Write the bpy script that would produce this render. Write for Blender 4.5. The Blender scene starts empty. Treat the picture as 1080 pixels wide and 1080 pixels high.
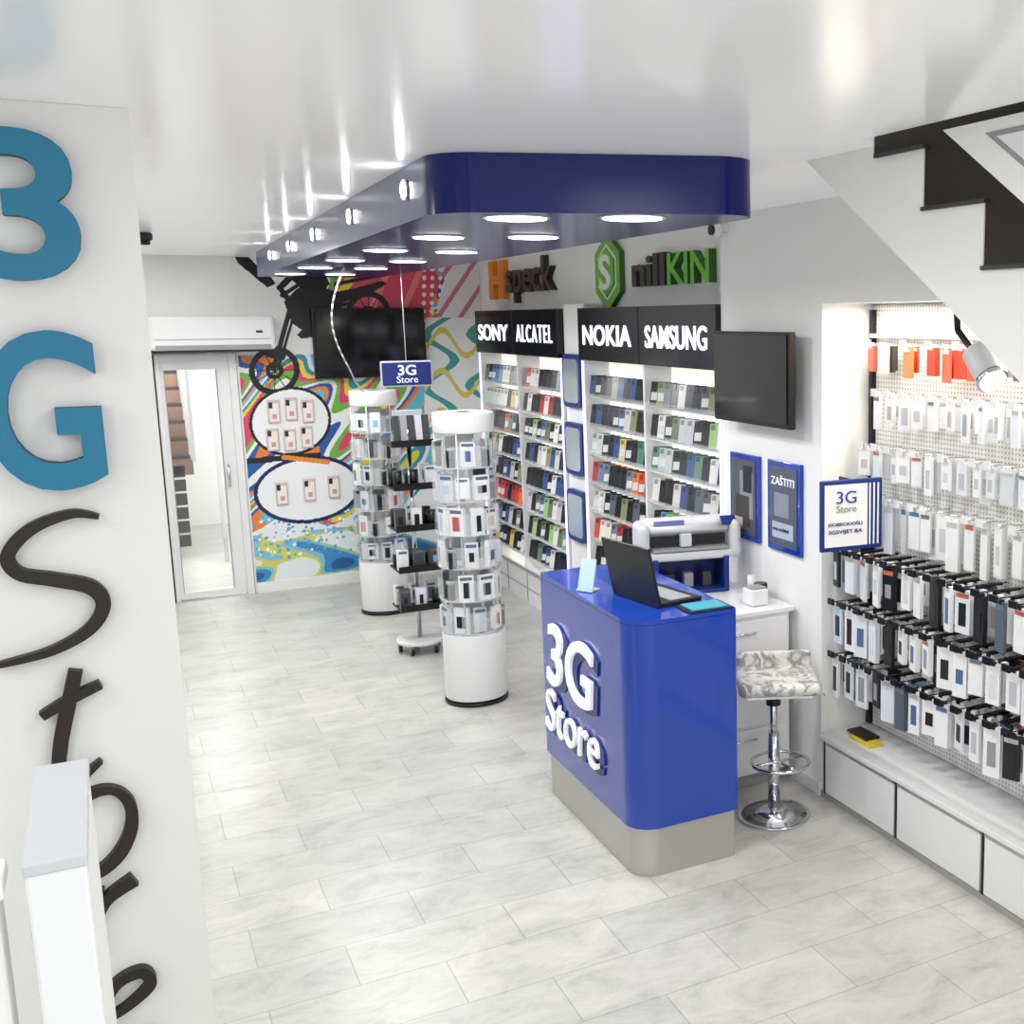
import bpy, bmesh, math, random
import numpy as np
from mathutils import Vector, Matrix
random.seed(7)
scene=bpy.context.scene
try:
    scene.view_settings.view_transform='Standard'
except Exception: pass

# ---------------------------------------------------------------- materials
MATS={}
def mat(name,col=(.8,.8,.8),rough=.5,metal=0,emit=None,es=0,coat=0,trans=0,alpha=1,attr=False,ior=1.45):
    if name in MATS: return MATS[name]
    m=bpy.data.materials.new(name); m.use_nodes=True
    n=m.node_tree.nodes; b=n['Principled BSDF']
    b.inputs['Base Color'].default_value=(*col,1); b.inputs['Roughness'].default_value=rough
    b.inputs['Metallic'].default_value=metal; b.inputs['Coat Weight'].default_value=coat
    b.inputs['Transmission Weight'].default_value=trans; b.inputs['Alpha'].default_value=alpha
    b.inputs['IOR'].default_value=ior
    if emit: b.inputs['Emission Color'].default_value=(*emit,1); b.inputs['Emission Strength'].default_value=es
    if attr:
        a=n.new('ShaderNodeVertexColor'); a.layer_name='Col'
        m.node_tree.links.new(a.outputs['Color'],b.inputs['Base Color'])
    MATS[name]=m; return m
def s(r,g,b):
    f=lambda c:((c/255+.055)/1.055)**2.4 if c>10 else c/255/12.92
    return (f(r),f(g),f(b))
WHITE=mat('white_paint',s(236,236,233),.55)
GLOSSW=mat('white_gloss_laminate',s(230,230,230),.2,coat=.3)
BLACK=mat('black_plastic',s(18,18,20),.35)
GBLACK=mat('black_glass',s(8,9,12),.08)
BLUE=mat('blue_gloss_panel',s(22,62,165),.14,coat=.5)
NAVY=mat('navy_gloss_lacquer',s(22,30,98),.2,coat=0,ior=1.33)
DBLUE=mat('dark_blue_plastic',s(24,44,118),.35)
STEEL=mat('brushed_steel',s(190,188,182),.38,.75)
CHROME=mat('chrome',s(215,215,218),.1,1)
GREY=mat('grey_plastic',s(150,152,155),.45)
LGREY=mat('light_grey_plastic',s(200,202,205),.4)
TEAL=mat('teal_foam_letter',s(34,120,155),.5)
TEALD=mat('teal_foam_side',s(20,74,104),.6)
DARK=mat('dark_brown_letter',s(38,30,27),.5)
STONE=mat('dark_brown_stone',s(32,20,18),.45)
ORANGE=mat('orange_letter',s(240,140,30),.4)
DGREY=mat('charcoal_letter',s(60,58,55),.4)
GREEN=mat('green_letter',s(105,190,60),.35)
GREEND=mat('dark_green_letter',s(60,105,45),.35)
SIGNW=mat('lit_white_letter',(1,1,1),.4,emit=(.9,.93,1),es=1.2)
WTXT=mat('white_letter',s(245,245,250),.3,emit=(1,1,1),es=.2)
SIGNB=mat('sign_black',s(14,16,26),.2)
LED=mat('led_light',(1,1,1),.4,emit=(1,1,1),es=9)
LEDH=mat('led_spot_lens',(1,1,1),.4,emit=(1,1,1),es=60)
LEDB=mat('blue_violet_led',(.5,.4,1),.4,emit=(.45,.4,1),es=2.2)
LEDW=mat('shelf_backlight',(1,1,.95),.5,emit=(1,.98,.9),es=.75)
ATTR=mat('printed_colour',rough=.35,attr=True)
ATTRG=mat('phone_case_plastic',rough=.25,attr=True)
ACR=mat('clear_acrylic',(.93,.96,.98),.05,alpha=.16)
GLASS=mat('door_glass',(.9,.95,.95),.03,alpha=.05)
MIRROR=mat('mirror_panel',s(205,220,235),.15,.6)

def tex_coords(nt):
    tc=nt.nodes.new('ShaderNodeTexCoord'); return tc.outputs['Object']
# floor
FLOOR=bpy.data.materials.new('marble_tile_floor'); FLOOR.use_nodes=True
nt=FLOOR.node_tree; N=nt.nodes; Lk=nt.links; b=N['Principled BSDF']
co=tex_coords(nt)
br=N.new('ShaderNodeTexBrick'); br.offset=.5
br.inputs['Color1'].default_value=(*s(200,199,194),1); br.inputs['Color2'].default_value=(*s(188,188,184),1)
br.inputs['Mortar'].default_value=(*s(156,155,150),1); br.inputs['Scale'].default_value=1
br.inputs['Mortar Size'].default_value=.0022; br.inputs['Mortar Smooth'].default_value=.2
br.inputs['Brick Width'].default_value=.61; br.inputs['Row Height'].default_value=.305
Lk.new(co,br.inputs['Vector'])
n1=N.new('ShaderNodeTexNoise'); n1.inputs['Scale'].default_value=3.2; n1.inputs['Detail'].default_value=12; n1.inputs['Roughness'].default_value=.76; n1.inputs['Distortion'].default_value=.6
mp=N.new('ShaderNodeMapping'); mp.inputs['Scale'].default_value=(1,1.8,1); mp.inputs['Rotation'].default_value=(0,0,.6)
Lk.new(co,mp.inputs['Vector']); Lk.new(mp.outputs[0],n1.inputs['Vector'])
rp=N.new('ShaderNodeValToRGB'); e=rp.color_ramp.elements
e[0].position=.33; e[0].color=(*s(206,208,209),1); e[1].position=.62; e[1].color=(1,1,1,1)
k=rp.color_ramp.elements.new(.47); k.color=(*s(238,238,237),1)
Lk.new(n1.outputs['Fac'],rp.inputs['Fac'])
mx=N.new('ShaderNodeMixRGB'); mx.blend_type='MULTIPLY'; mx.inputs['Fac'].default_value=.9
Lk.new(br.outputs['Color'],mx.inputs['Color1']); Lk.new(rp.outputs['Color'],mx.inputs['Color2'])
Lk.new(mx.outputs['Color'],b.inputs['Base Color']); b.inputs['Roughness'].default_value=.3
# ceiling glossy stretch foil
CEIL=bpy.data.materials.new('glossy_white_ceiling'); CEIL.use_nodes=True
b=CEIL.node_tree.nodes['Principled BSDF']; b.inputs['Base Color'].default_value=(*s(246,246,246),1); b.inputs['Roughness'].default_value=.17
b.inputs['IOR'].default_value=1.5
b.inputs['Emission Color'].default_value=(1,1,1,1); b.inputs['Emission Strength'].default_value=.09  # even glow added to the foil to brighten the ceiling, no lamp behind it
nn=CEIL.node_tree.nodes.new('ShaderNodeTexNoise'); nn.inputs['Scale'].default_value=1.2
bp=CEIL.node_tree.nodes.new('ShaderNodeBump'); bp.inputs['Strength'].default_value=.015; bp.inputs['Distance'].default_value=.1
CEIL.node_tree.links.new(tex_coords(CEIL.node_tree),nn.inputs['Vector']); CEIL.node_tree.links.new(nn.outputs['Fac'],bp.inputs['Height']); CEIL.node_tree.links.new(bp.outputs[0],b.inputs['Normal'])
# wall with faint noise
WALL=bpy.data.materials.new('white_wall_plaster'); WALL.use_nodes=True
b=WALL.node_tree.nodes['Principled BSDF']; b.inputs['Roughness'].default_value=.6
nn=WALL.node_tree.nodes.new('ShaderNodeTexNoise'); nn.inputs['Scale'].default_value=3; nn.inputs['Detail'].default_value=4
r_=WALL.node_tree.nodes.new('ShaderNodeValToRGB'); r_.color_ramp.elements[0].color=(*s(236,236,233),1); r_.color_ramp.elements[1].color=(*s(243,243,241),1)
WALL.node_tree.links.new(tex_coords(WALL.node_tree),nn.inputs['Vector']); WALL.node_tree.links.new(nn.outputs['Fac'],r_.inputs['Fac']); WALL.node_tree.links.new(r_.outputs['Color'],b.inputs['Base Color'])
# pegboard (perforated)
PEG=bpy.data.materials.new('perforated_pegboard'); PEG.use_nodes=True
nt=PEG.node_tree; b=nt.nodes['Principled BSDF']; b.inputs['Roughness'].default_value=.45
vo=nt.nodes.new('ShaderNodeTexVoronoi'); vo.inputs['Scale'].default_value=48; vo.inputs['Randomness'].default_value=0
rr=nt.nodes.new('ShaderNodeValToRGB'); rr.color_ramp.interpolation='LINEAR'
rr.color_ramp.elements[0].position=.16; rr.color_ramp.elements[0].color=(*s(165,165,162),1); rr.color_ramp.elements[1].position=.3; rr.color_ramp.elements[1].color=(*s(232,232,228),1)
mp=nt.nodes.new('ShaderNodeMapping'); mp.inputs['Scale'].default_value=(0,1,1)
nt.links.new(tex_coords(nt),mp.inputs[0]); nt.links.new(mp.outputs[0],vo.inputs['Vector']); nt.links.new(vo.outputs['Distance'],rr.inputs['Fac']); nt.links.new(rr.outputs['Color'],b.inputs['Base Color'])
# marbled seat
SEAT=bpy.data.materials.new('marbled_vinyl'); SEAT.use_nodes=True
nt=SEAT.node_tree; b=nt.nodes['Principled BSDF']; b.inputs['Roughness'].default_value=.35
nn=nt.nodes.new('ShaderNodeTexNoise'); nn.inputs['Scale'].default_value=14; nn.inputs['Detail'].default_value=8; nn.inputs['Distortion'].default_value=2
rr=nt.nodes.new('ShaderNodeValToRGB'); rr.color_ramp.elements[0].position=.40; rr.color_ramp.elements[0].color=(*s(140,138,135),1); rr.color_ramp.elements[1].position=.54; rr.color_ramp.elements[1].color=(*s(206,204,200),1)
nt.links.new(tex_coords(nt),nn.inputs['Vector']); nt.links.new(nn.outputs['Fac'],rr.inputs['Fac']); nt.links.new(rr.outputs['Color'],b.inputs['Base Color'])

# ---------------------------------------------------------------- builder
class B:
    def __init__(self):
        self.bm=bmesh.new(); self.cl=self.bm.loops.layers.float_color.new('Col'); self.mats=[]
    def mi(self,m):
        if m not in self.mats: self.mats.append(m)
        return self.mats.index(m)
    def merge(self,src,m,col=(1,1,1),M=None,smooth=False):
        i=self.mi(m); vm={}
        for v in src.verts: vm[v]=self.bm.verts.new((M@v.co) if M else v.co)
        for f in src.faces:
            try: nf=self.bm.faces.new([vm[v] for v in f.verts])
            except ValueError: continue
            nf.material_index=i; nf.smooth=smooth
            for l in nf.loops: l[self.cl]=(*col,1)
        src.free()
    def boxm(self,M,dx,dy,dz,m,bev=0,col=(1,1,1),seg=2):
        t=bmesh.new(); bmesh.ops.create_cube(t,size=1)
        bmesh.ops.scale(t,vec=(dx,dy,dz),verts=t.verts)
        if bev: bmesh.ops.bevel(t,geom=t.edges[:]+t.verts[:],offset=bev,segments=seg,affect='EDGES',profile=.5)
        self.merge(t,m,col,M)
    def box(self,x0,x1,y0,y1,z0,z1,m,bev=0,col=(1,1,1)):
        self.boxm(Matrix.Translation(((x0+x1)/2,(y0+y1)/2,(z0+z1)/2)),abs(x1-x0),abs(y1-y0),abs(z1-z0),m,bev,col)
    def cyl(self,p,r,h,m,axis='Z',seg=32,r2=None,bev=0,col=(1,1,1),M=None):
        t=bmesh.new(); bmesh.ops.create_cone(t,cap_ends=True,segments=seg,radius1=r,radius2=r if r2 is None else r2,depth=h)
        if bev:
            es=[e for e in t.edges if any(len(f.verts)>4 for f in e.link_faces)]
            bmesh.ops.bevel(t,geom=es,offset=bev,segments=3,affect='EDGES',profile=.5)
        if M is None:
            R={'Z':Matrix(),'X':Matrix.Rotation(math.pi/2,4,'Y'),'Y':Matrix.Rotation(math.pi/2,4,'X')}[axis]
            M=Matrix.Translation(p)@R
        fs=[f for f in t.faces]
        i=self.mi(m); vm={}
        for v in t.verts: vm[v]=self.bm.verts.new(M@v.co)
        for f in fs:
            nf=self.bm.faces.new([vm[v] for v in f.verts]); nf.material_index=i; nf.smooth=len(f.verts)<=4
            for l in nf.loops: l[self.cl]=(*col,1)
        t.free()
    def rod(self,a,b_,r,m,seg=10,col=(1,1,1)):
        a=Vector(a);b_=Vector(b_);d=b_-a
        M=Matrix.Translation((a+b_)/2)@d.to_track_quat('Z','Y').to_matrix().to_4x4()
        self.cyl(None,r,d.length,m,seg=seg,M=M,col=col)
    def tube(self,pts,r,m,seg=8):
        for i in range(len(pts)-1): self.rod(pts[i],pts[i+1],r,m,seg)
    def ring(self,c,R,r,m,n=40,seg=8,M=None):
        i=self.mi(m); vs=[]
        for a in range(n):
            A=2*math.pi*a/n; row=[]
            for q in range(seg):
                Q=2*math.pi*q/seg; p=Vector(((R+r*math.cos(Q))*math.cos(A),(R+r*math.cos(Q))*math.sin(A),r*math.sin(Q)))
                if M: p=M@p
                else: p=p+Vector(c)
                row.append(self.bm.verts.new(p))
            vs.append(row)
        for a in range(n):
            for q in range(seg):
                f=self.bm.faces.new((vs[a][q],vs[(a+1)%n][q],vs[(a+1)%n][(q+1)%seg],vs[a][(q+1)%seg])); f.material_index=i; f.smooth=True
                for l in f.loops: l[self.cl]=(1,1,1,1)
    def prism(self,pts,ext,m,msides=None,col=(1,1,1),smooth_sides=False):
        ext=Vector(ext); A=[self.bm.verts.new(Vector(p)) for p in pts]; C=[self.bm.verts.new(Vector(p)+ext) for p in pts]
        i=self.mi(m); j=self.mi(msides or m); n=len(A); fs=[]
        f=self.bm.faces.new(A); f.material_index=i; fs.append(f)
        f=self.bm.faces.new(C[::-1]); f.material_index=i; fs.append(f)
        for q in range(n):
            f=self.bm.faces.new((A[q],C[q],C[(q+1)%n],A[(q+1)%n])); f.material_index=j; f.smooth=smooth_sides; fs.append(f)
        for f in fs:
            for l in f.loops: l[self.cl]=(*col,1)
        bmesh.ops.recalc_face_normals(self.bm,faces=fs)
    def stroke(self,pts,ws,conv,y,depth,m,n=10,closed=False):
        P=[Vector(conv(*p)) for p in pts]; k=len(P); C=[];W=[]
        segs=k if closed else k-1
        for i in range(segs):
            g=lambda j:P[j%k] if closed else P[max(0,min(k-1,j))]
            w0,w1=ws[i%k],ws[(i+1)%k]
            for q in range(n):
                t=q/n; p0,p1,p2,p3=g(i-1),g(i),g(i+1),g(i+2)
                C.append(.5*((2*p1)+(p2-p0)*t+(2*p0-5*p1+4*p2-p3)*t*t+(3*p1-p0-3*p2+p3)*t**3)); W.append(w0+(w1-w0)*t)
        if not closed: C.append(P[-1]); W.append(ws[-1])
        L=[];M_=len(C)
        for i in range(M_):
            a=C[(i-1)%M_] if closed or i else C[0]; b=C[(i+1)%M_] if closed or i<M_-1 else C[-1]
            d=(b-a).normalized(); nrm=Vector((-d.y,d.x)); h=W[i]/2/400
            l=C[i]+nrm*h; r=C[i]-nrm*h
            L.append([self.bm.verts.new((l.x,y,l.y)),self.bm.verts.new((r.x,y,r.y)),self.bm.verts.new((r.x,y-depth,r.y)),self.bm.verts.new((l.x,y-depth,l.y))])
        i_=self.mi(m); fs=[]
        for i in range(M_ if closed else M_-1):
            a=L[i];b=L[(i+1)%M_]
            for q in range(4): fs.append(self.bm.faces.new((a[q],a[(q+1)%4],b[(q+1)%4],b[q])))
        if not closed: fs.append(self.bm.faces.new(L[0])); fs.append(self.bm.faces.new(L[-1]))
        for f in fs:
            f.material_index=i_
            for l in f.loops: l[self.cl]=(1,1,1,1)
        bmesh.ops.recalc_face_normals(self.bm,faces=fs)
    def text(self,body,face,p,w,h,depth,m,bold=0,shear=0,mside=None,spacing=1):
        c=bpy.data.curves.new('tmp','FONT'); c.body=body; c.size=1; c.extrude=.05; c.offset=bold; c.shear=shear; c.resolution_u=6; c.space_character=spacing
        o=bpy.data.objects.new('tmp',c); bpy.context.collection.objects.link(o)
        bpy.context.view_layer.update()
        dg=bpy.context.evaluated_depsgraph_get(); me=bpy.data.meshes.new_from_object(o.evaluated_get(dg))
        co=np.array([v.co[:] for v in me.vertices]); mn=co.min(0); mxx=co.max(0)
        S=Matrix.Diagonal((w/(mxx[0]-mn[0]),h/(mxx[1]-mn[1]),depth/(mxx[2]-mn[2]),1))@Matrix.Translation((-mn[0],-mn[1],-mn[2]))
        R={'-X':Matrix(((0,0,-1,0),(-1,0,0,0),(0,1,0,0),(0,0,0,1))),'-Y':Matrix(((1,0,0,0),(0,0,-1,0),(0,1,0,0),(0,0,0,1))),'+Z':Matrix()}[face] if isinstance(face,str) else face
        M=Matrix.Translation(p)@R@S
        t=bmesh.new(); t.from_mesh(me)
        i=self.mi(m); j=self.mi(mside or m); vm={}
        for v in t.verts: vm[v]=self.bm.verts.new(M@v.co)
        for f in t.faces:
            nz=abs(f.normal.z)
            try: nf=self.bm.faces.new([vm[v] for v in f.verts])
            except ValueError: continue
            nf.material_index=i if nz>.5 else j
            for l in nf.loops: l[self.cl]=(1,1,1,1)
        t.free(); bpy.data.objects.remove(o); bpy.data.curves.remove(c); bpy.data.meshes.remove(me)
    def done(self,name,parent=None):
        me=bpy.data.meshes.new(name); self.bm.normal_update(); self.bm.to_mesh(me); self.bm.free()
        for m in self.mats: me.materials.append(m)
        o=bpy.data.objects.new(name,me); bpy.context.collection.objects.link(o)
        co=np.array([v.co[:] for v in me.vertices]); c=(co.min(0)+co.max(0))/2
        if name not in('floor','pegboard'):
            me.transform(Matrix.Translation(-Vector(c))); o.location=Vector(c)
        return o
T=Matrix.Translation
def RZ(a): return Matrix.Rotation(a,4,'Z')
def RX(a): return Matrix.Rotation(a,4,'X')
def RY(a): return Matrix.Rotation(a,4,'Y')

H=2.35; ZC=2.88; YB=10.63; XW=2.92; XD=3.12; XP=3.22; YP=4.5
def slab(name,*a):
    b=B(); b.box(*a); return b.done(name)
# ---------------------------------------------------------------- room
slab('floor',-3.2,3.4,-1.5,15,-.1,0,FLOOR)
b_=B()
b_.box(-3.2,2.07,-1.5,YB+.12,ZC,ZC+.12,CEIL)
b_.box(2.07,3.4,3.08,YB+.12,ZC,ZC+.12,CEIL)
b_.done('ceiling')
slab('wall_back',-3.2,.355,YB,YB+.12,0,ZC,WALL); slab('wall_back',.355,1.005,YB,YB+.12,2.085,ZC,WALL); slab('wall_back',1.005,3.4,YB,YB+.12,0,ZC,WALL)
slab('wall_right',XD,XD+.15,5.50,YB,0,ZC,WALL); slab('wall_right',XW,XD+.15,YP,5.50,0,ZC,WALL)
slab('wall_right',XP,XP+.12,.2,YP,0,2.41,WALL); slab('wall_right',XW,XP+.12,3.0,YP,2.41,ZC,WALL); slab('wall_right',XW,XP+.12,.2,3.0,2.41,2.5,WALL)
slab('wall_left',-3.3,-3.2,-1.5,YB+.12,0,ZC,WALL)
slab('baseboard_back',1.02,3.11,YB-.015,YB-.001,0,.09,WHITE)
slab('baseboard_right',XW-.012,XW-.001,YP,5.48,0,.07,WHITE)

# pillar with lettering
b_=B(); b_.box(-1.9,.12,3.4,3.75,0,ZC-.001,WHITE); b_.done('wall_pillar')
b_=B(); yl=3.399
b_.text('3','-Y',(-.235,yl,2.45),.225,.36,.05,TEAL,.018,0,TEALD)
b_.text('G','-Y',(-.26,yl,1.93),.255,.40,.05,TEAL,.018,0,TEALD)
def conv(px,py):
    e=137+(py-150)*.098
    return (.12+(px-e)/443, float(np.interp(py,[140,300,350,510,685,830,1000,1200],[2.81,2.45,2.33,1.93,1.49,1.11,.67,.15])))
b_.stroke([(106,541),(78,536),(40,548),(18,572),(28,592),(62,602),(98,614),(110,634),(96,658),(58,676),(6,684)],[5,9,12,13,13,14,15,14,12,9,5],conv,yl,.03,DARK)
b_.stroke([(82,699),(74,735),(66,775),(66,802),(82,812),(107,797)],[13,14,14,13,10,5],conv,yl,.03,DARK)
b_.stroke([(48,741),(76,728),(107,717)],[9,11,9],conv,yl,.031,DARK)
b_.stroke([(100+38*math.cos(a)+8*math.sin(-a),873+45*math.sin(a)) for a in [i*math.pi/5 for i in range(10)]],[13,14,12,10,10,12,13,11,9,11],conv,yl,.03,DARK,closed=True)
b_.stroke([(104,934),(99,960),(98,1012)],[10,12,10],conv,yl,.03,DARK)
b_.stroke([(100,976),(112,948),(141,932)],[6,12,15],conv,yl,.031,DARK)
b_.stroke([(104,1084),(135,1072),(158,1054),(148,1038),(120,1046),(104,1080),(112,1112),(142,1122),(165,1108)],[7,9,12,12,11,12,12,10,6],conv,yl,.03,DARK)
b_.done('wall_lettering')

# foreground railing post
b_=B(); b_.box(-.094,-.048,1.085,1.335,.0,1.895,GLOSSW,.003); b_.box(-.095,-.047,1.084,1.336,1.888,1.90,LGREY,.002); b_.done('railing_post')
b_=B(); b_.box(-.6,-.115,1.10,1.14,0,1.87,WHITE,.004); b_.box(-.6,-.11,1.09,1.15,1.87,1.885,WHITE,.003); b_.done('railing_panel')

# back room seen through door
slab('wall_rear_room',-.6,2.0,14.6,14.7,0,2.75,WALL); slab('wall_rear_room',-.7,-.6,YB+.13,14.7,0,2.75,WALL); slab('wall_rear_room',2.0,2.1,YB+.13,14.7,0,2.75,WALL); slab('ceiling_rear_room',-.7,2.1,YB+.13,14.7,2.75,2.85,WHITE)
b_=B()
TAN=mat('tan_riser',s(120,90,72),.5)
for i in range(7):
    b_.box(.0,.72,12.6+i*.2,12.8+i*.2,1.0+i*.16,1.03+i*.16,STONE); b_.box(.0,.72,12.6+i*.2,12.62+i*.2,.84+i*.16,1.0+i*.16,TAN)
for i in range(6): b_.box(.0,.64,12.6-.0,12.64,.12+i*.14,.235+i*.14,STONE)
b_.box(.9,.94,12.2,12.24,0,2.74,CHROME); b_.box(.7,.73,12.3,14.0,1.0,1.9,LGREY); b_.box(.5,1.9,14.4,14.58,1.95,2.4,STONE)
b_.done('rear_staircase')
# door
b_=B()
b_.box(.385,.42,YB-.02,YB+.1,0,2.08,GLOSSW,.004); b_.box(.94,1.0,YB-.02,YB+.1,0,2.08,GLOSSW,.004); b_.box(.42,.94,YB-.02,YB+.1,2.02,2.08,GLOSSW,.004)
b_.box(.36,.385,YB-.03,YB-.0,0,2.085,BLACK)
b_.box(.42,.45,YB+.0,YB+.05,0.02,2.02,GLOSSW); b_.box(.84,.94,YB+.0,YB+.05,0.02,2.02,GLOSSW); b_.box(.45,.84,YB+.0,YB+.05,1.95,2.02,GLOSSW); b_.box(.45,.84,YB+.0,YB+.05,0.02,.07,GLOSSW)
for x in (.448,.838): b_.box(x,x+.006,YB-.004,YB+.052,.07,1.95,GREY)
b_.box(.45,.84,YB+.02,YB+.026,.07,1.95,GLASS)
b_.rod((.87,YB-.04,.95),(.87,YB-.04,1.15),.01,CHROME); b_.box(.862,.878,YB-.04,YB,.98,1.0,CHROME); b_.box(.862,.878,YB-.04,YB,1.1,1.12,CHROME)
b_.done('door_1')
# AC
b_=B(); b_.box(.36,1.30,YB-.24,YB-.006,2.11,2.39,GLOSSW,.03); b_.box(.40,1.26,YB-.245,YB-.2,2.125,2.155,GREY); b_.box(.40,1.26,YB-.246,YB-.238,2.20,2.204,GREY); b_.box(1.15,1.2,YB-.243,YB-.24,2.25,2.27,BLACK)
b_.box(.36,1.26,YB-.22,YB-.01,2.095,2.112,BLACK)
b_.done('air_conditioner')

# ---------------------------------------------------------------- mural
def mural():
    X0,X1,Z0,Z1=1.02,3.115,.09,2.875; nx,nz=310,410
    xs=np.linspace(X0,X1,nx+1); zs=np.linspace(Z0,Z1,nz+1)
    cx=(xs[:-1]+xs[1:])/2; cz=(zs[:-1]+zs[1:])/2
    XX,ZZ=np.meshgrid(cx,cz)
    V=325+(2.45-ZZ)*120; U=330+(XX-1.61)*123+(V-397)*.074
    img=np.ones((nz,nx,3))*np.array([238,238,236])
    pal=np.array([[50,140,165],[225,210,60],[215,70,110],[110,175,70],[236,236,234],[40,90,160],[230,130,50],[100,190,210],[232,232,232]])
    w=18*np.sin(U/23+1)+14*np.sin(V/17+U/40)+9*np.sin((U+V)/9.)
    t=(U*.35+V*.8+w*1.6)/9.5+1.5*np.sin(U/31.-V/27.)
    idx=np.floor(t).astype(int)%len(pal); sw=pal[idx]
    m=(V<560)&(U<492)&(~((U<262)&(V<370)))
    m&=((U-330)**2/150.**2+(V-430)**2/145.**2<1)|(V<420)
    img[m]=sw[m]
    img[(V<372)&(U<330)]=(236,236,234)
    e=12*np.sin(U/11)+8*np.sin(V/9)
    pk=(V<372+e)&(U>366+e*.6)&(U<466+e); img[pk]=(212,74,98)
    img[pk&(np.sin(U/5.5+V/13)>.78)]=(230,125,115)
    dots=((U%9-4.5)**2+(V%9-4.5)**2<5.5)&(U>440)&(V<350); img[dots]=(235,235,235)
    ax=(U>470+e*.5)&(V<360); img[ax]=(228,224,226)
    img[ax&(np.sin(U/4+V/6)>.7)]=(200,120,142)
    lo=(U>448)&(V>335)&(V<470); img[lo]=(235,236,232)
    img[lo&(np.sin(U/8+np.sin(V/9)*2)>.78)]=(70,160,150); img[lo&(np.sin(V/7+np.sin(U/9)*2)>.88)]=(215,200,90)
    ws=(V>546+8*np.sin(U/13))
    img[ws]=(228,234,236)
    q=np.sin(U/13+np.sin(V/8)*1.7)+np.sin(V/6.5-U/17)
    img[ws&(q>.0)&(V>558)]=(130,190,212); img[ws&(q>.5)&(V>562)]=(60,140,190); img[ws&(q>1.3)&(V>562)]=(40,95,150)
    img[ws&(np.abs(q-.0)<.13)&(V>556)]=(205,208,100)
    rng=np.random.RandomState(3)
    for _ in range(160):
        a,c,r=rng.uniform(270,390),rng.uniform(535,585),rng.uniform(.8,2); img[(U-a)**2+(V-c)**2<r*r]=(95,165,200) if rng.rand()<.6 else (245,245,245)
    K=(16,14,16)
    def poly(pts,c_=K):
        ins=np.zeros(U.shape,bool); n=len(pts)
        for i in range(n):
            x1,y1=pts[i];x2,y2=pts[(i+1)%n]
            c=((y1>V)!=(y2>V))&(U<(x2-x1)*(V-y1)/((y2-y1)+1e-9)+x1); ins^=c
        img[ins]=c_
    def line(x1,y1,x2,y2,w,c=K):
        dx,dy=x2-x1,y2-y1; t=np.clip(((U-x1)*dx+(V-y1)*dy)/(dx*dx+dy*dy),0,1)
        img[(U-x1-t*dx)**2+(V-y1-t*dy)**2<(w/2)**2]=c
    for (a,c,r) in ((291,388,22),(386,331,21)):
        d=np.sqrt((U-a)**2+(V-c)**2)
        img[np.abs(d-r)<2.9]=K; img[np.abs(d-r*.3)<2.2]=K
        for k in range(12): line(a,c,a+r*math.cos(k*.5236),c+r*math.sin(k*.5236),.9)
    # bike: forks, frame, tank, seat, rear fender, exhaust, swingarm
    line(290,386,306,326,5); line(295,384,311,328,3); poly([(276,362),(290,364),(303,372),(300,378),(284,374)])
    poly([(300,318),(314,304),(336,302),(352,308),(372,304),(400,296),(406,299),(380,314),(360,318),(352,336),(340,348),(322,350),(308,340)])
    line(345,338,386,331,5); line(340,326,372,318,4); line(298,312,316,300,4); line(314,340,345,352,4)
    # rider: helmet with visor, torso, arm to handlebar, bent leg with boot
    d=np.sqrt((U-303)**2+(V-276)**2); img[d<11]=K; poly([(290,268),(282,264),(288,274),(294,278)])
    poly([(308,282),(318,276),(338,284),(346,300),(338,308),(318,306),(306,294)])
    line(312,288,296,304,6.5); line(296,304,303,314,5.5)
    line(338,302,318,322,10); line(318,322,326,348,8); poly([(320,344),(331,344),(332,354),(318,356),(313,352)])
    poly([(250,268),(258,265),(272,280),(286,290),(292,300),(284,304),(270,292),(256,280)])
    line(352,300,408,288,4)
    for (a,c,ra,rb,bd,bc) in ((307,441,38,33,3,(20,22,30)),(325,514,51,32,4,(24,34,90))):
        d=((U-a)/ra)**2+((V-c)/rb)**2; d2=((U-a)/(ra+bd))**2+((V-c)/(rb+bd))**2
        img[d2<1]=bc; img[d<1]=(238,239,240)
    line(262,480,335,478,6,(30,30,40)); line(300,478,345,486,5,(225,140,60))
    col=np.clip(img,0,255)/255.; lin=np.where(col<=.04045,col/12.92,((col+.055)/1.055)**2.4)
    me=bpy.data.meshes.new('graffiti_mural'); vx,vz=np.meshgrid(xs,zs); vv=np.stack([vx.ravel(),np.full(vx.size,YB-.004),vz.ravel()],1)
    ii=np.arange(nx*nz); r=ii//nx; c=ii%nx; a=r*(nx+1)+c
    fa=np.stack([a,a+1,a+nx+2,a+nx+1],1)
    me.from_pydata(vv.tolist(),[],fa.tolist())
    at=me.color_attributes.new('Col','FLOAT_COLOR','CORNER')
    lc=np.repeat(np.concatenate([lin.reshape(-1,3),np.ones((nx*nz,1))],1),4,axis=0).astype(np.float32)
    at.data.foreach_set('color',lc.ravel()); me.materials.append(ATTR)
    o=bpy.data.objects.new('graffiti_mural',me); bpy.context.collection.objects.link(o); return o
mu=mural()
b_=B()
def mxy(u,v): return 1.61+(u-330-(v-397)*.074)/123, 2.45-(v-325)/120
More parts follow.
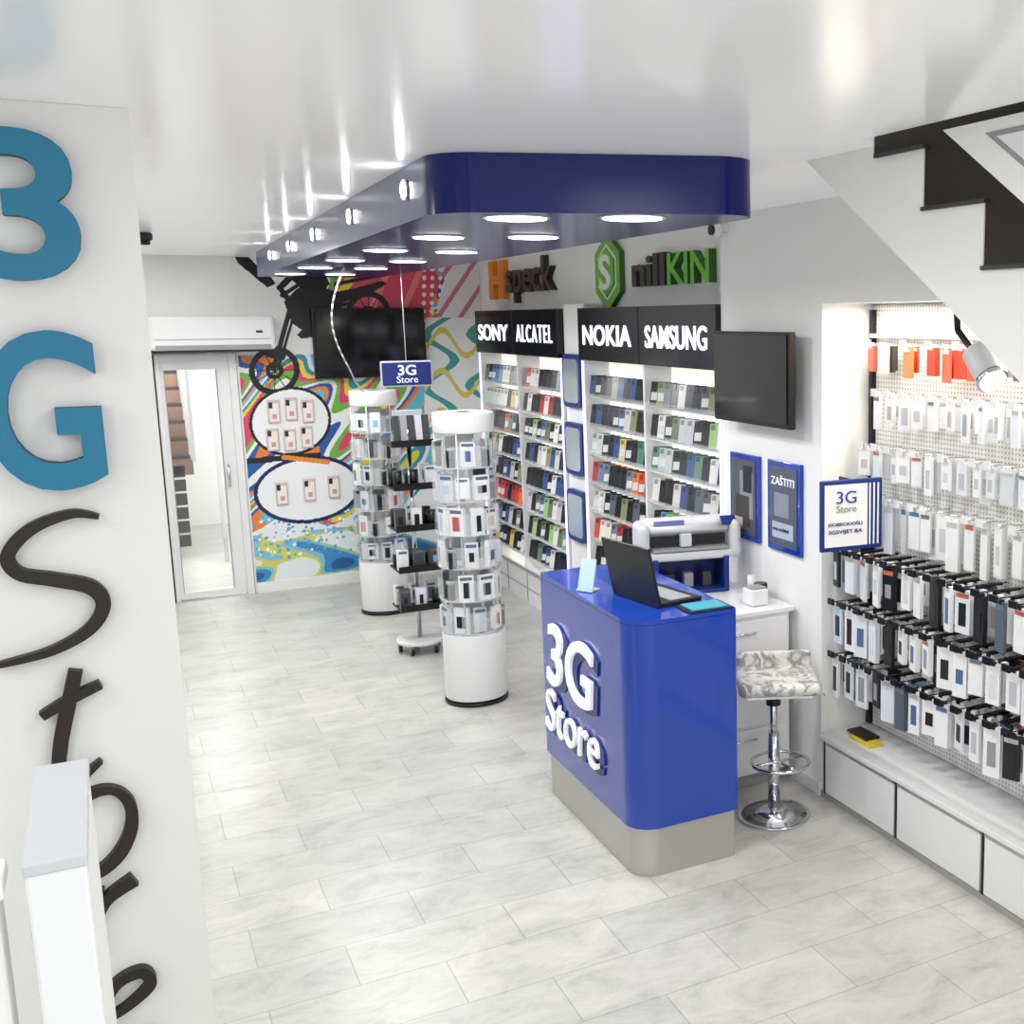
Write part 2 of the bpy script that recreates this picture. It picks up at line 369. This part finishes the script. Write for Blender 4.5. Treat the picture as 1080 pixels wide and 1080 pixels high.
for (u,v) in [(290,430),(307,428),(324,431),(289,459),(306,460),(323,458),(298,516),(326,514),(351,513)]:
    x,z=mxy(u,v); b_.box(x-.05,x+.05,YB-.022,YB-.005,z-.10,z+.10,ATTRG,.007,col=s(205,190,186)); b_.box(x-.038,x+.038,YB-.024,YB-.020,z-.085,z+.07,ATTRG,.0,col=s(240,232,228)); b_.box(x-.04,x-.01,YB-.026,YB-.022,z+.03,z+.08,ATTRG,0,col=s(50,50,56)); b_.box(x-.015,x+.02,YB-.026,YB-.022,z-.06,z-.02,ATTRG,0,col=s(200,160,150))
pcs=b_.done('phone_case_samples'); pcs.parent=mu
b=B(); b.box(1.63,2.56,YB-.09,YB-.05,1.86,2.44,GBLACK,.006); b.box(1.615,2.575,YB-.085,YB-.03,1.845,2.455,BLACK,.006); b.box(1.9,2.3,YB-.03,YB-.004,2.0,2.3,BLACK); b.done('television')

# ---------------------------------------------------------------- soffit
def rounded(pts,rs,n=10):
    out=[]
    N_=len(pts)
    for i in range(N_):
        p=Vector(pts[i]);a=Vector(pts[i-1]);c=Vector(pts[(i+1)%N_]); r=rs[i]
        if r==0: out.append(p); continue
        u=(a-p).normalized(); v=(c-p).normalized(); ang=u.angle(v); d=r/math.tan(ang/2); cen=p+(u+v).normalized()*(r/math.sin(ang/2))
        A=p+u*d-cen; C=p+v*d-cen; a0=math.atan2(A.y,A.x); a1=math.atan2(C.y,C.x); da=(a1-a0+math.pi)%(2*math.pi)-math.pi
        for k in range(n+1): out.append(cen+Vector((math.cos(a0+da*k/n),math.sin(a0+da*k/n)))*r)
    return out
b_=B()
pl=rounded([(.98,3.80),(2.02,3.41),(2.04,9.9),(1.14,9.9)],[.2,.14,.0,.0],16)
b_.prism([(p.x,p.y,2.69) for p in pl],(0,0,ZC-2.69-.001),NAVY,smooth_sides=False)
SL=[]
for y in (3.85,4.88,5.9,6.95,8.0,9.1):
    for x in (1.27,1.62):
        yy=y-(x-1.29)*.5 if y<5 else y
        b_.cyl((x,yy,2.687),.112,.006,GLOSSW,seg=40); b_.cyl((x,yy,2.6835),.10,.003,LED,seg=40); SL.append((x,yy))
for y in (4.22,5.40,6.6,7.7,8.8):
    x=.98+(y-3.80)/6.1*.16
    b_.cyl((x-.004,y,2.80),.036,.010,LGREY,'X'); b_.cyl((x-.010,y,2.80),.028,.006,LEDH,'X')
b_.done('ceiling_soffit')
def light(name,kind,loc,power,size=.2,rot=(0,0,0),col=(1,1,1),spread=None,**k):
    l=bpy.data.lights.new(name,kind); l.energy=power; l.color=col
    if kind=='AREA': l.shape=k.get('shape','DISK'); l.size=size; l.size_y=k.get('sy',size); 
    if spread: l.spread=spread
    if kind=='POINT': l.shadow_soft_size=size
    o=bpy.data.objects.new(name,l); o.location=loc; o.rotation_euler=rot; bpy.context.collection.objects.link(o); return o
for (x,y) in SL: light('downlight_lamp','AREA',(x,y,2.675),8,.18,spread=2.9)

# hanging sign + wires
b_=B()
b_.box(1.625,1.955,7.89,7.915,1.91,2.07,DBLUE,.012); b_.box(1.618,1.962,7.895,7.91,1.903,2.077,LGREY,.01)
b_.text('3G','-Y',(1.73,7.889,1.98),.12,.07,.004,WTXT,.02); b_.text('Store','-Y',(1.72,7.889,1.93),.14,.045,.004,WTXT)
b_.rod((1.79,7.9,2.07),(1.79,7.9,2.69),.003,LGREY); 
b_.done('hanging_sign')
b_=B()
pts=[Vector((1.45,8.0,2.69)).lerp(Vector((1.55,8.6,2.0)),t/12)+Vector((-.10*math.sin(t/12*math.pi),0,0)) for t in range(13)]+[Vector((1.62,8.8,1.9)),Vector((1.75,9.2,1.80))]
b_.tube(pts,.006,LGREY); b_.done('power_cable')

# ---------------------------------------------------------------- phone case displays
def rc(p): return s(*random.choice(p))
PALS=[[(38,40,44)]*4+[(210,75,60),(230,225,220),(110,130,150),(225,125,70),(175,60,75),(80,110,85)],
      [(34,36,40)]*5+[(90,100,110),(205,205,200),(60,84,135),(140,145,110),(225,225,222)],
      [(38,40,44)]*4+[(195,205,195),(90,135,115),(60,84,140),(215,200,120),(225,225,220),(180,190,200)],
      [(38,40,44)]*3+[(105,165,185),(195,195,205),(110,120,90),(80,110,165),(230,230,225),(160,195,130)]]
def display(name,y0,y1,t1,t2):
    b=B(); ym=(y0+y1)/2
    b.box(XW+.185,XD-.001,y0,y1,.30,2.06,LEDW)
    for y in (y0+.015,ym,y1-.015): b.box(XW,XD-.002,y-.014,y+.014,.30,2.06,GLOSSW)
    for (a,c) in ((y0+.03,ym-.015),(ym+.015,y1-.03)):
        for r in range(8):
            z=.40+r*.202
            b.box(XW+.01,XD-.01,a,c,z-.008,z,GLOSSW); b.box(XW+.006,XW+.010,a,c,z-.008,z+.022,ACR); b.box(XW+.15,XW+.18,a,c,z-.016,z-.009,LEDW)
            pal=random.choice(PALS)
            n=10; step=(c-a)/n
            for i in range(n):
                yy=c-step*(i+.5)
                cc=rc(pal)
                M=T((XW+.055,yy,z+.075))@RZ(math.radians(38))@RY(math.radians(16))
                b.boxm(M,.012,.080,.146,ATTRG,.004,cc,1)
                b.boxm(M@T((-.007,.02,.050)),.004,.022,.028,ATTRG,0,(cc[0]*.4,cc[1]*.4,cc[2]*.4))
                if random.random()<.2: b.boxm(M@T((-.007,.0,-.02)),.003,.06,.05,ATTRG,0,s(215,215,212))
                M2=T((XW+.10,yy-.01,z+.074))@RZ(math.radians(38))@RY(math.radians(16)); b.boxm(M2,.012,.078,.142,ATTRG,.0,rc(pal))
    for (a,c,tx) in ((y0,ym-.006,t2),(ym+.006,y1,t1)):
        b.box(XW-.03,XD-.001,a,c,2.065,2.42,SIGNB,.004)
        w=(c-a)*.80; b.text(tx,'-X',(XW-.03,c-(c-a)*.10,2.17),w,.135,.006,SIGNW,.012 if tx!='ALCATEL' else 0,spacing=1.25 if tx=='ALCATEL' else 1.02)
    b.box(XW+.01,XD-.002,y0,y1,0,.30,GLOSSW,.003); b.box(XW-.0,XW+.012,y0,y1,.275,.30,STEEL)
    for k in range(1,4): b.box(XW+.004,XW+.012,y0+(y1-y0)*k/4-.004,y0+(y1-y0)*k/4+.004,.02,.27,GREY)
    b.box(XW+.004,XW+.012,y0,y1,.13,.137,GREY)
    for yy in (y0,y1-.012): b.box(XW-.012,XW+.0,yy,yy+.012,.3,2.06,LEDB)
    b.done(name)
display('phone_case_display',7.98,10.05,'SONY','ALCATEL')
display('phone_case_display',5.505,7.56,'NOKIA','SAMSUNG')
slab('wall_pilaster',XW+.02,XD-.001,7.57,7.97,0,2.45,WHITE)
for z0 in (1.72,1.23,.74):
    b_=B()
    def yz(pts,x): return [(x,p.x,p.y) for p in pts]
    p=rounded([(7.60,z0),(7.95,z0),(7.95,z0+.38),(7.60,z0+.38)],[.06]*4,6)
    q=rounded([(7.635,z0+.035),(7.915,z0+.035),(7.915,z0+.345),(7.635,z0+.345)],[.04]*4,6)
    b_.prism(yz(p,XW+.019),(-.03,0,0),DBLUE); b_.prism(yz(q,XW-.011),(-.006,0,0),MIRROR); b_.done('framed_mirror')
# logo letters
b_=B(); xl=XD-.001
b_.text('H','-X',(xl,10.18,2.52),.42,.33,.05,ORANGE,.05); b_.text('speck','-X',(xl,9.70,2.48),1.15,.36,.05,DGREY,.015); b_.done('orange_wall_logo')
b_=B()
hx=[(7.46+.25*math.cos(a),2.66+.26*math.sin(a)) for a in [math.radians(30+60*i) for i in range(6)]]
for rr,mm,dd in ((1,GREEN,.04),(.74,WHITE,.042),(.64,GREEN,.05)):
    b_.prism([(xl,7.46+(y-7.46)*rr,2.66+(z-2.66)*rr) for y,z in hx],(-dd,0,0),mm,GREEND if mm is GREEN else WHITE)
b_.text('S','-X',(xl-.05,7.56,2.54),.19,.24,.01,WHITE,.02)
b_.text('nill','-X',(xl,7.02,2.55),.50,.2,.05,DGREY,.03); b_.text('KIN','-X',(xl,6.48,2.55),.56,.19,.05,GREEN,.02,0,GREEND); b_.done('green_wall_logo')

# TV on right wall
b_=B(); b_.box(2.80,2.84,4.60,5.36,1.82,2.28,BLACK,.006); b_.box(2.794,2.80,4.615,5.345,1.845,2.265,GBLACK); b_.box(2.84,2.87,4.75,5.2,1.9,2.2,BLACK,.01); b_.box(2.87,2.919,4.85,5.1,1.95,2.15,BLACK); b_.done('television')
# posters
for i,(a,c) in enumerate(((5.07,5.38),(4.66,4.98))):
    b_=B(); b_.box(2.90,2.919,a,c,1.18,1.64,BLUE,.004); b_.box(2.895,2.90,a+.03,c-.03,1.21,1.61,ATTR,0,s(84,94,110) if i else s(84,88,96))
    if i:
        b_.text('ZAŠTITI','-X',(2.895,c-.05,1.52),.22,.05,.003,WTXT); b_.box(2.893,2.895,a+.06,c-.06,1.25,1.33,ATTR,0,s(180,192,206)); b_.box(2.893,2.895,a+.10,c-.08,1.36,1.48,ATTR,0,s(135,145,160))
        b_.text('svoj mobitel','-X',(2.892,c-.07,1.28),.15,.025,.002,DBLUE)
    else:
        b_.box(2.893,2.895,a+.05,c-.12,1.30,1.55,ATTR,0,s(140,142,150)); b_.box(2.892,2.893,a+.09,c-.07,1.26,1.42,ATTR,0,s(70,60,60)); b_.box(2.891,2.892,a+.06,c-.16,1.44,1.58,ATTR,0,s(40,42,50)); b_.box(2.891,2.892,a+.16,c-.05,1.24,1.30,ATTR,0,s(190,180,170))
    b_.done('framed_poster')
# security cameras
b_=B(); b_.cyl((2.86,5.42,2.80),.035,.05,GLOSSW,'X',24); b_.box(2.88,2.92,5.40,5.44,2.79,2.83,GLOSSW); b_.cyl((2.83,5.42,2.80),.026,.02,BLACK,'X',24); b_.done('security_camera')
b_=B(); b_.cyl((.30,8.0,2.855),.05,.05,BLACK,bev=.015); b_.cyl((.30,8.0,2.82),.035,.03,GBLACK,bev=.01); b_.done('security_camera')

# ---------------------------------------------------------------- service counter
b_=B()
o=rounded([(1.765,5.26),(1.765,4.14),(2.26,4.14),(2.26,5.26)],[.03,.12,.02,.02],12)
i_=rounded([(1.78,5.24),(1.78,4.155),(2.245,4.155),(2.245,5.24)],[.02,.105,.01,.01],12)
b_.prism([(p.x,p.y,0.001) for p in i_],(0,0,.22),STEEL)
b_.prism([(p.x,p.y,.22) for p in o],(0,0,.888),BLUE)
b_.prism([(p.x,p.y,1.110) for p in o],(0,0,.018),BLUE)
xl=1.765
b_.text('3G','-X',(xl-.010,5.13,.615),.60,.31,.014,WTXT,.012,.12); b_.text('3G','-X',(xl-.0,5.09,.595),.60,.31,.008,DBLUE,.03,.12)  # offset dark blue copy is the letters' shadow, built as a shape
b_.text('Store','-X',(xl-.010,5.17,.37),.68,.215,.014,WTXT,.0,.12); b_.text('Store','-X',(xl,5.13,.35),.68,.215,.008,DBLUE,.015,.12)  # same built-in shadow copy under this word
b_.done('service_counter')
zt=1.129
b_=B() # laptop, back of the lid towards the shop
M=T((2.05,4.50,zt+.009))@RZ(math.radians(-80))
b_.boxm(M,.36,.23,.018,BLACK,.004); b_.boxm(M@T((0,.02,.010)),.31,.11,.002,GREY)
b_.boxm(M@T((0,-.135,.130))@RX(math.radians(12)),.37,.012,.26,BLACK,.004)
b_.done('laptop')
b_=B(); b_.box(2.04,2.25,4.150,4.30,zt,zt+.006,BLACK,.002); b_.box(2.06,2.23,4.165,4.285,zt+.006,zt+.012,mat('cyan_mat',s(60,150,170),.4),.001); b_.done('cutting_mat')
b_=B(); b_.boxm(T((1.825,4.76,zt+.075))@RZ(math.radians(-60))@RX(math.radians(-14)),.085,.004,.15,mat('pale_acrylic',s(190,215,230),.1),0); b_.boxm(T((1.835,4.78,zt+.004))@RZ(math.radians(-60)),.085,.07,.006,LGREY); b_.done('card_holder')
# side table
b_=B(); b_.box(2.32,2.90,4.72,5.62,.90,.925,GLOSSW,.003); b_.box(2.34,2.88,4.74,5.60,.08,.90,WHITE)
for z0,z1 in ((.62,.88),(.34,.60),(.1,.32)): b_.box(2.36,2.86,4.725,4.742,z0,z1,GLOSSW,.003)
for z in (.82,.54,.27): b_.rod((2.54,4.715,z),(2.68,4.715,z),.005,CHROME)
b_.box(2.36,2.86,4.78,5.56,0,.08,GREY); b_.done('side_cabinet')
# plotter on stand
b_=B()
M=T((2.60,5.32,.926))@RZ(math.radians(-12))
for sx in (-.19,.19): b_.boxm(M@T((sx,0,.10)),.03,.22,.18,DBLUE,.006)
b_.boxm(M@T((0,.09,.10)),.38,.02,.17,DBLUE,.004); b_.boxm(M@T((0,0,.010)),.40,.24,.018,DBLUE,.004)
b_.boxm(M@T((0,0,.20)),.54,.20,.05,LGREY,.015)
b_.boxm(M@T((0,.04,.30)),.50,.12,.17,GLOSSW,.04,seg=4)
b_.boxm(M@T((0,-.06,.235)),.40,.09,.012,GREY); b_.boxm(M@T((0,-.035,.275)),.40,.03,.05,BLACK); b_.boxm(M@T((-.02,-.06,.28)),.06,.05,.07,LGREY,.006)
for sx in (-.245,.245): b_.boxm(M@T((sx,-.01,.275)),.06,.21,.20,LGREY,.035,seg=4)
b_.boxm(M@T((.215,-.06,.372))@RX(.5),.08,.06,.012,DBLUE)
b_.cyl(None,.02,.42,LGREY,M=M@T((0,-.05,.335))@RY(math.pi/2))
b_.boxm(M@T((-.1,-.035,.365)),.16,.012,.03,mat('violet_label',s(110,110,170),.4))
for sx in(-.1,0,.1): b_.boxm(M@T((sx,-.02,.058)),.05,.05,.075,[BLACK,GREY,DGREY][int(sx*10)+1],.004)
b_.done('vinyl_cutter')
b_=B(); b_.box(2.70,2.80,4.80,4.90,.926,1.01,GLOSSW,.01); b_.box(2.71,2.79,4.81,4.89,1.01,1.018,GREY); b_.cyl((2.84,4.95,.965),.035,.08,BLACK,bev=.005); b_.cyl((2.84,5.05,.975),.02,.10,GLOSSW); b_.done('desktop_gadgets')
# stool
b_=B(); cx,cy=2.60,4.42
b_.cyl((cx,cy,.006),.175,.010,CHROME,bev=.003,seg=48); b_.cyl((cx,cy,.03),.16,.04,CHROME,r2=.03,seg=48)
b_.cyl((cx,cy,.22),.028,.40,CHROME); b_.cyl((cx,cy,.50),.018,.36,CHROME); b_.cyl((cx,cy,.60),.035,.09,BLACK)
b_.ring((cx-.0,cy-.06,.29),.135,.009,CHROME); b_.rod((cx,cy,.29),(cx,cy-.19,.29),.008,CHROME); b_.rod((cx-.13,cy-.05,.29),(cx+.13,cy-.05,.29),.007,CHROME)
M=T((cx+.02,cy,.665))@RZ(math.radians(-25))
b_.boxm(M,.38,.33,.06,SEAT,.028,seg=4)
b_.boxm(M@T((0,.155,.045))@RX(-.15),.36,.035,.11,SEAT,.016,seg=3)
b_.boxm(M@T((0,0,-.035)),.30,.28,.012,CHROME)
b_.rod(M@Vector((.12,.0,-.04)),M@Vector((.22,-.05,-.06)),.005,CHROME)
b_.done('bar_stool')

# ---------------------------------------------------------------- round display towers
def pack(b,M,w,h,d,dark=False):
    c=s(*random.choice([(238,238,238),(232,234,236),(236,236,236),(220,224,228),(70,72,78),(200,206,212)]))
    b.boxm(M,w,d,h,ATTR,.0,c)
    k=random.random()
    ic=s(*random.choice([(25,25,28),(25,25,28),(25,25,28),(60,62,66),(180,90,85),(80,105,155),(200,175,160),(130,190,208)]))
    if k<.88: b.boxm(M@T((0,-d/2-.001,-.01)),w*random.uniform(.35,.65),.002,h*random.uniform(.3,.6),ATTR,0,ic)
    if k>.5: b.boxm(M@T((0,-d/2-.001,h*.38)),w*.8,.002,h*.12,ATTR,0,s(90,110,130))
def tower(name,cx,cy,r,htop,zb):
    b=B()
    b.cyl((cx,cy,.012),r+.004,.02,BLACK,seg=64); b.cyl((cx,cy,(zb+.02)/2+.01),r,zb-.02,GLOSSW,seg=64,bev=.008)
    b.cyl((cx,cy,(zb+htop)/2),.045,htop-zb,GLOSSW,seg=32)
    b.cyl((cx,cy,htop-.06),r*.96,.12,GLOSSW,seg=64,bev=.01)
    nt_=6; hh=(htop-.14-zb)/nt_
    for k in range(nt_):
        z=zb+.01+k*hh
        b.cyl((cx,cy,z+.004),r*.98,.006,ACR,seg=48)
        b.ring((cx,cy,z+.010),r*.98,.003,LGREY,48,6)
        for a in range(9):
            A=2*math.pi*a/9+k*.25
            q=random.random()
            M=T((cx,cy,z+hh*.45))@RZ(A)@T((0,-r*random.uniform(.78,.92),0))@RZ(random.uniform(-.3,.3))
            if q<.76: pack(b,M,random.uniform(.07,.10),hh*random.uniform(.6,.85),.03)
            elif q<.95:
                b.cyl(None,.025,hh*.6,BLACK,M=M@T((0,0,-.02)),seg=16); b.cyl(None,.03,.02,GREY,M=M@T((0,0,.03)),seg=16)
            M=T((cx,cy,z+hh*.42))@RZ(A+.35)@T((0,-r*1.0,-.01))
            b.boxm(M,.10,.003,hh*.66,ACR)
    for a in range(6):
        A=a*math.pi/3; b.rod((cx+r*.93*math.cos(A),cy+r*.93*math.sin(A),zb),(cx+r*.93*math.cos(A),cy+r*.93*math.sin(A),htop-.1),.004,LGREY)
    b.done(name)
tower('rotating_display_tower',1.87,6.86,.19,1.80,.44)
tower('rotating_display_tower',1.86,9.42,.19,1.80,.42)
# black tier stand on castors
b_=B(); cx,cy=1.82,8.1
b_.cyl((cx,cy,.085),.165,.03,GLOSSW,seg=48,bev=.008)
for a in range(5):
    A=a*1.2566+.3; x,y=cx+.14*math.cos(A),cy+.14*math.sin(A); b_.cyl((x,y,.03),.03,.022,BLACK,'X',20); b_.box(x-.015,x+.015,y-.015,y+.015,.03,.075,GREY)
b_.cyl((cx,cy,.85),.016,1.55,CHROME)
for z in (.34,.62,.91,1.20,1.50):
    b_.box(cx-.15,cx+.15,cy-.15,cy+.15,z-.012,z,BLACK,.004); b_.box(cx-.15,cx+.15,cy-.152,cy-.146,z-.012,z+.035,BLACK)
    for a in range(6):
        if z<1.5:
            M=T((cx-.11+.11*(a%3),cy-.09+.16*(a//3),z+.075)); k=random.random()
            if k<.55: pack(b_,M,.07,.14,.05)
            elif k<.8: b_.boxm(M@T((0,0,-.03)),.06,.06,.08,BLACK,.01)
            else: b_.cyl(None,.03,.12,BLACK,M=M@T((0,0,-.012)),seg=20)
for k in range(5): b_.boxm(T((cx-.10+.05*k,cy-.1,1.60))@RX(-.2),.044,.02,.2,ATTR,0,s(*random.choice([(200,202,206),(60,60,64),(150,150,156),(225,225,228)])))
b_.boxm(T((cx,cy,1.62)),.2,.03,.22,LGREY)
b_.done('tiered_display_stand')

# ---------------------------------------------------------------- pegboard wall
b_=B(); b_.box(XP-.02,XP-.001,.8,YP-.005,.34,2.40,PEG)
for y in (4.47,): b_.box(XP-.045,XP-.02,y-.012,y+.012,.34,2.38,BLACK)
for z in (2.26,):  b_.box(XP-.05,XP-.02,1.0,4.47,z-.01,z+.01,LGREY)
b_.done('pegboard')
b_=B()
rows=[(2.22,.15,.09,0),(2.0,.17,.105,0),(1.75,.17,.10,0),(1.51,.24,.095,0),(1.25,.22,.105,1),(.99,.22,.105,1),(.73,.22,.105,1)]
for ri,(z,ph,pitch,blk) in enumerate(rows):
    y=4.36 if ri<4 else 4.44
    L_=.14 if not blk else .24
    if ri==0: L_=.10
    while y>1.3:
        if ri==0 and random.random()<.2: y-=pitch; continue
        if ri in(1,2) and random.random()<.08: y-=pitch; continue
        b_.rod((XP-.021,y,z),(XP-.02-L_-.02,y,z+.01),.0025 if not blk else .003,BLACK if blk else CHROME,6)
        if blk:
            b_.box(XP-.05-L_,XP-.045-L_+.006,y-.022,y+.022,z-.002,z+.026,BLACK)
            b_.box(XP-.06-L_*.5,XP-.05,y-.012,y+.012,z-.004,z+.006,BLACK)
        elif random.random()<.7: b_.box(XP-.042-L_,XP-.038-L_,y-.02,y+.02,z-.01,z+.025,GLOSSW)
        n=random.choice((2,3,3,4)) if blk else random.choice((1,2,2,3))
        base=[(236,236,236)]*10+[(222,226,230)]*3+[(28,28,30),(28,28,30),(90,100,115),(200,216,230)]
        for k in range(n):
            x=XP-.05-(L_-.03)*(k+.8)/n; w=random.uniform(.06,.08); h=ph*random.uniform(.72,.98)
            if not blk and ri>0: w=random.uniform(.035,.075)
            yaw=random.uniform(-.35,.35)
            pc=[(236,236,236)]*6+[(226,230,234),(214,218,222)]
            if blk: pc=base
            if ri==0: pc=[(190,66,46),(195,76,56),(60,52,48),(90,66,56),(220,212,190),(205,120,70)] if y>3.85 else [(225,70,50),(205,60,45),(220,90,60),(225,225,222)] if y>3.5 else [(225,225,222),(200,200,200),(90,90,95),(205,190,150)]
            M=T((x,y+random.uniform(-.01,.01),z-h/2-.004))@RZ(yaw)
            dd=random.uniform(.008,.026)
            b_.boxm(M,dd,w,h,ATTR,.0,s(*random.choice(pc)))
            b_.boxm(M@T((0,0,h/2-.001)),dd*1.04,w*.35,.018,BLACK if blk else GLOSSW)
            q=random.random()
            if ri>0 and q<(.75 if blk else .45):
                ic=random.choice([(30,30,32),(30,30,32),(150,150,155),(215,218,222),(200,205,210),(80,105,145),(190,190,195)] if blk else [(180,180,184),(205,205,208),(190,190,195),(160,166,178)])
                b_.boxm(M@T((-dd/2-.001,0,-.01)),.002,w*.5,h*random.uniform(.3,.6),ATTR,0,s(*ic))
            if q>.6: b_.boxm(M@T((-dd/2-.001,0,h*.38)),.002,w*.85,h*.1,ATTR,0,s(*random.choice([(200,110,80),(120,130,140),(80,120,170),(190,190,192),(190,190,192)])))
        y-=pitch*random.uniform(.9,1.08)
b_.done('hanging_accessories')
b_=B(); b_.box(2.925,XP-.001,.6,YP-.005,.0,.30,WHITE); b_.box(2.905,XP-.001,.6,YP-.003,.30,.325,GLOSSW,.003)
b_.box(2.914,2.925,.6,YP-.003,.0,.03,STEEL)
y=4.46
while y>.9:
    b_.box(2.91,2.926,y-.57,y-.012,.035,.285,GLOSSW,.003); b_.box(2.912,2.926,y-.012,y+.006,.03,.3,BLACK); b_.box(2.908,2.914,y-.57,y-.012,.285,.298,STEEL); y-=.585
b_.box(3.0,3.08,4.2,4.38,.326,.34,mat('yellow_card',s(220,200,60),.5)); b_.box(3.02,3.1,4.26,4.42,.34,.352,DARK)
b_.done('drawer_cabinet')
# little store sign
b_=B(); M=T((2.855,4.16,1.475))@RZ(math.radians(-6))
b_.boxm(M,.31,.02,.32,DBLUE,.004); b_.boxm(M@T((-.03,-.011,0)),.215,.004,.28,GLOSSW)
R=M.to_3x3().to_4x4()@Matrix(((1,0,0,0),(0,0,-1,0),(0,1,0,0),(0,0,0,1)))
b_.text('3G',R,M@Vector((-.08,-.014,.055)),.10,.055,.003,BLUE); b_.text('Store',R,M@Vector((-.08,-.014,.015)),.10,.032,.003,GREY)
b_.text('DOBRODOŠLI',R,M@Vector((-.12,-.014,-.045)),.17,.018,.003,DBLUE); b_.text('3GSVIJET.BA',R,M@Vector((-.12,-.014,-.085)),.17,.022,.003,DBLUE)
for k in range(3): b_.boxm(M@T((.09+k*.021,-.012,0)),.007,.004,.28,GLOSSW)
b_.boxm(M@T((.10,.15,.12)),.012,.29,.02,BLACK)
b_.done('shop_sign')
# spot light near pegboard
b_=B()
D=Vector((-.05,-.62,-.6)).normalized(); P0=Vector((2.60,3.0,2.185))
M=T(P0)@D.to_track_quat('Z','Y').to_matrix().to_4x4()
b_.cyl(None,.05,.13,LGREY,M=M,bev=.005); b_.cyl(None,.055,.02,CHROME,M=M@T((0,0,.066))); b_.cyl(None,.045,.006,LED,M=M@T((0,0,.078)))
b_.rod(P0,(2.60,3.14,2.30),.012,BLACK); b_.rod((2.60,3.14,2.30),(2.62,3.2,2.68),.012,BLACK)
b_.done('spotlight')

# ---------------------------------------------------------------- staircase on right
b_=B()
steps=[(3.066,2.845),(2.807,2.845),(2.807,2.664),(2.53,2.664),(2.53,2.48),(2.25,2.48),(2.25,2.297),(1.97,2.297),(1.97,2.114),(1.69,2.114),(1.69,1.931),(1.41,1.931),(1.41,1.748),(1.1,1.748)]
poly=[(3.46,2.879),(3.066,2.879)]+steps+[(1.1,1.353)]
b_.prism([(2.18,y,z) for y,z in poly],(.74,0,0),WHITE)
zz=[(3.066,2.846),(2.807,2.846),(2.807,2.665),(2.53,2.665),(2.53,2.481),(2.25,2.481),(2.25,2.298),(1.97,2.298),(1.97,2.115),(1.69,2.115),(1.69,1.94),(1.2,1.94),(1.2,3.1),(3.066,3.1)]
b_.prism([(2.185,y,z) for y,z in zz],(.03,0,0),STONE)
for i,(a,c,z) in enumerate(((3.05,2.807,2.845),(2.807,2.53,2.664),(2.53,2.25,2.48),(2.25,1.97,2.297))): b_.box(2.17,2.184,c-.01,a,z-.004,z+.008,DGREY)
rp_=[(2.62,2.862),(1.2,2.862),(1.2,1.90)]
b_.prism([(2.10,y,z) for y,z in rp_],(.03,0,0),WHITE)
b_.prism([(2.098,y,z) for y,z in [(2.44,2.83),(1.2,2.83),(1.2,1.99)]],(.002,0,0),GREY)
b_.prism([(2.095,y,z) for y,z in [(2.39,2.815),(1.2,2.815),(1.2,2.02)]],(.003,0,0),GLOSSW)
b_.done('staircase')

# ---------------------------------------------------------------- lights
light('alcove_strip_lamp','AREA',(3.02,3.2,2.39),22,.12,shape='RECTANGLE',sy=2.4,col=(1,.92,.78))
light('alcove_base_lamp','AREA',(3.05,2.6,2.35),6,.1,shape='RECTANGLE',sy=2)
light('rear_room_lamp','AREA',(.6,12.6,2.7),100,1.2)
for (x,y) in ((-.6,5.2),(-.6,7.6),(.4,9.4),(-.8,9.6)): light('ceiling_fill','AREA',(x,y,2.86),12,.3)  # unseen fill lights added over the left side, no fixtures modelled
for (x,y) in ((-.9,1.2),(.9,.6),(1.1,2.2),(-1.6,2.4)): light('ceiling_fill','AREA',(x,y,2.86),9,.5)  # unseen fill lights added around and behind the camera
w=bpy.data.worlds.new('World'); scene.world=w; w.use_nodes=True
w.node_tree.nodes['Background'].inputs[0].default_value=(.97,.98,1,1); w.node_tree.nodes['Background'].inputs[1].default_value=1.5

# ---------------------------------------------------------------- camera
F=1201.3;yaw=math.radians(29.98);pit=math.radians(9.71);rol=math.radians(-.39);PX=804.6
fw=Vector((math.sin(yaw)*math.cos(pit),math.cos(yaw)*math.cos(pit),-math.sin(pit)))
r0=Vector((math.cos(yaw),-math.sin(yaw),0)); u0=r0.cross(fw)
r=r0*math.cos(rol)+u0*math.sin(rol); u=u0*math.cos(rol)-r0*math.sin(rol)
cd=bpy.data.cameras.new('camera');cam=bpy.data.objects.new('camera',cd);bpy.context.collection.objects.link(cam)
M=Matrix((r,u,-fw)).transposed().to_4x4();M.translation=Vector((0,0,H));cam.matrix_world=M
cd.sensor_width=36;cd.sensor_fit='HORIZONTAL';cd.lens=F*36/1080;cd.shift_x=-(PX-540)/1080;cd.clip_start=.02
scene.camera=cam
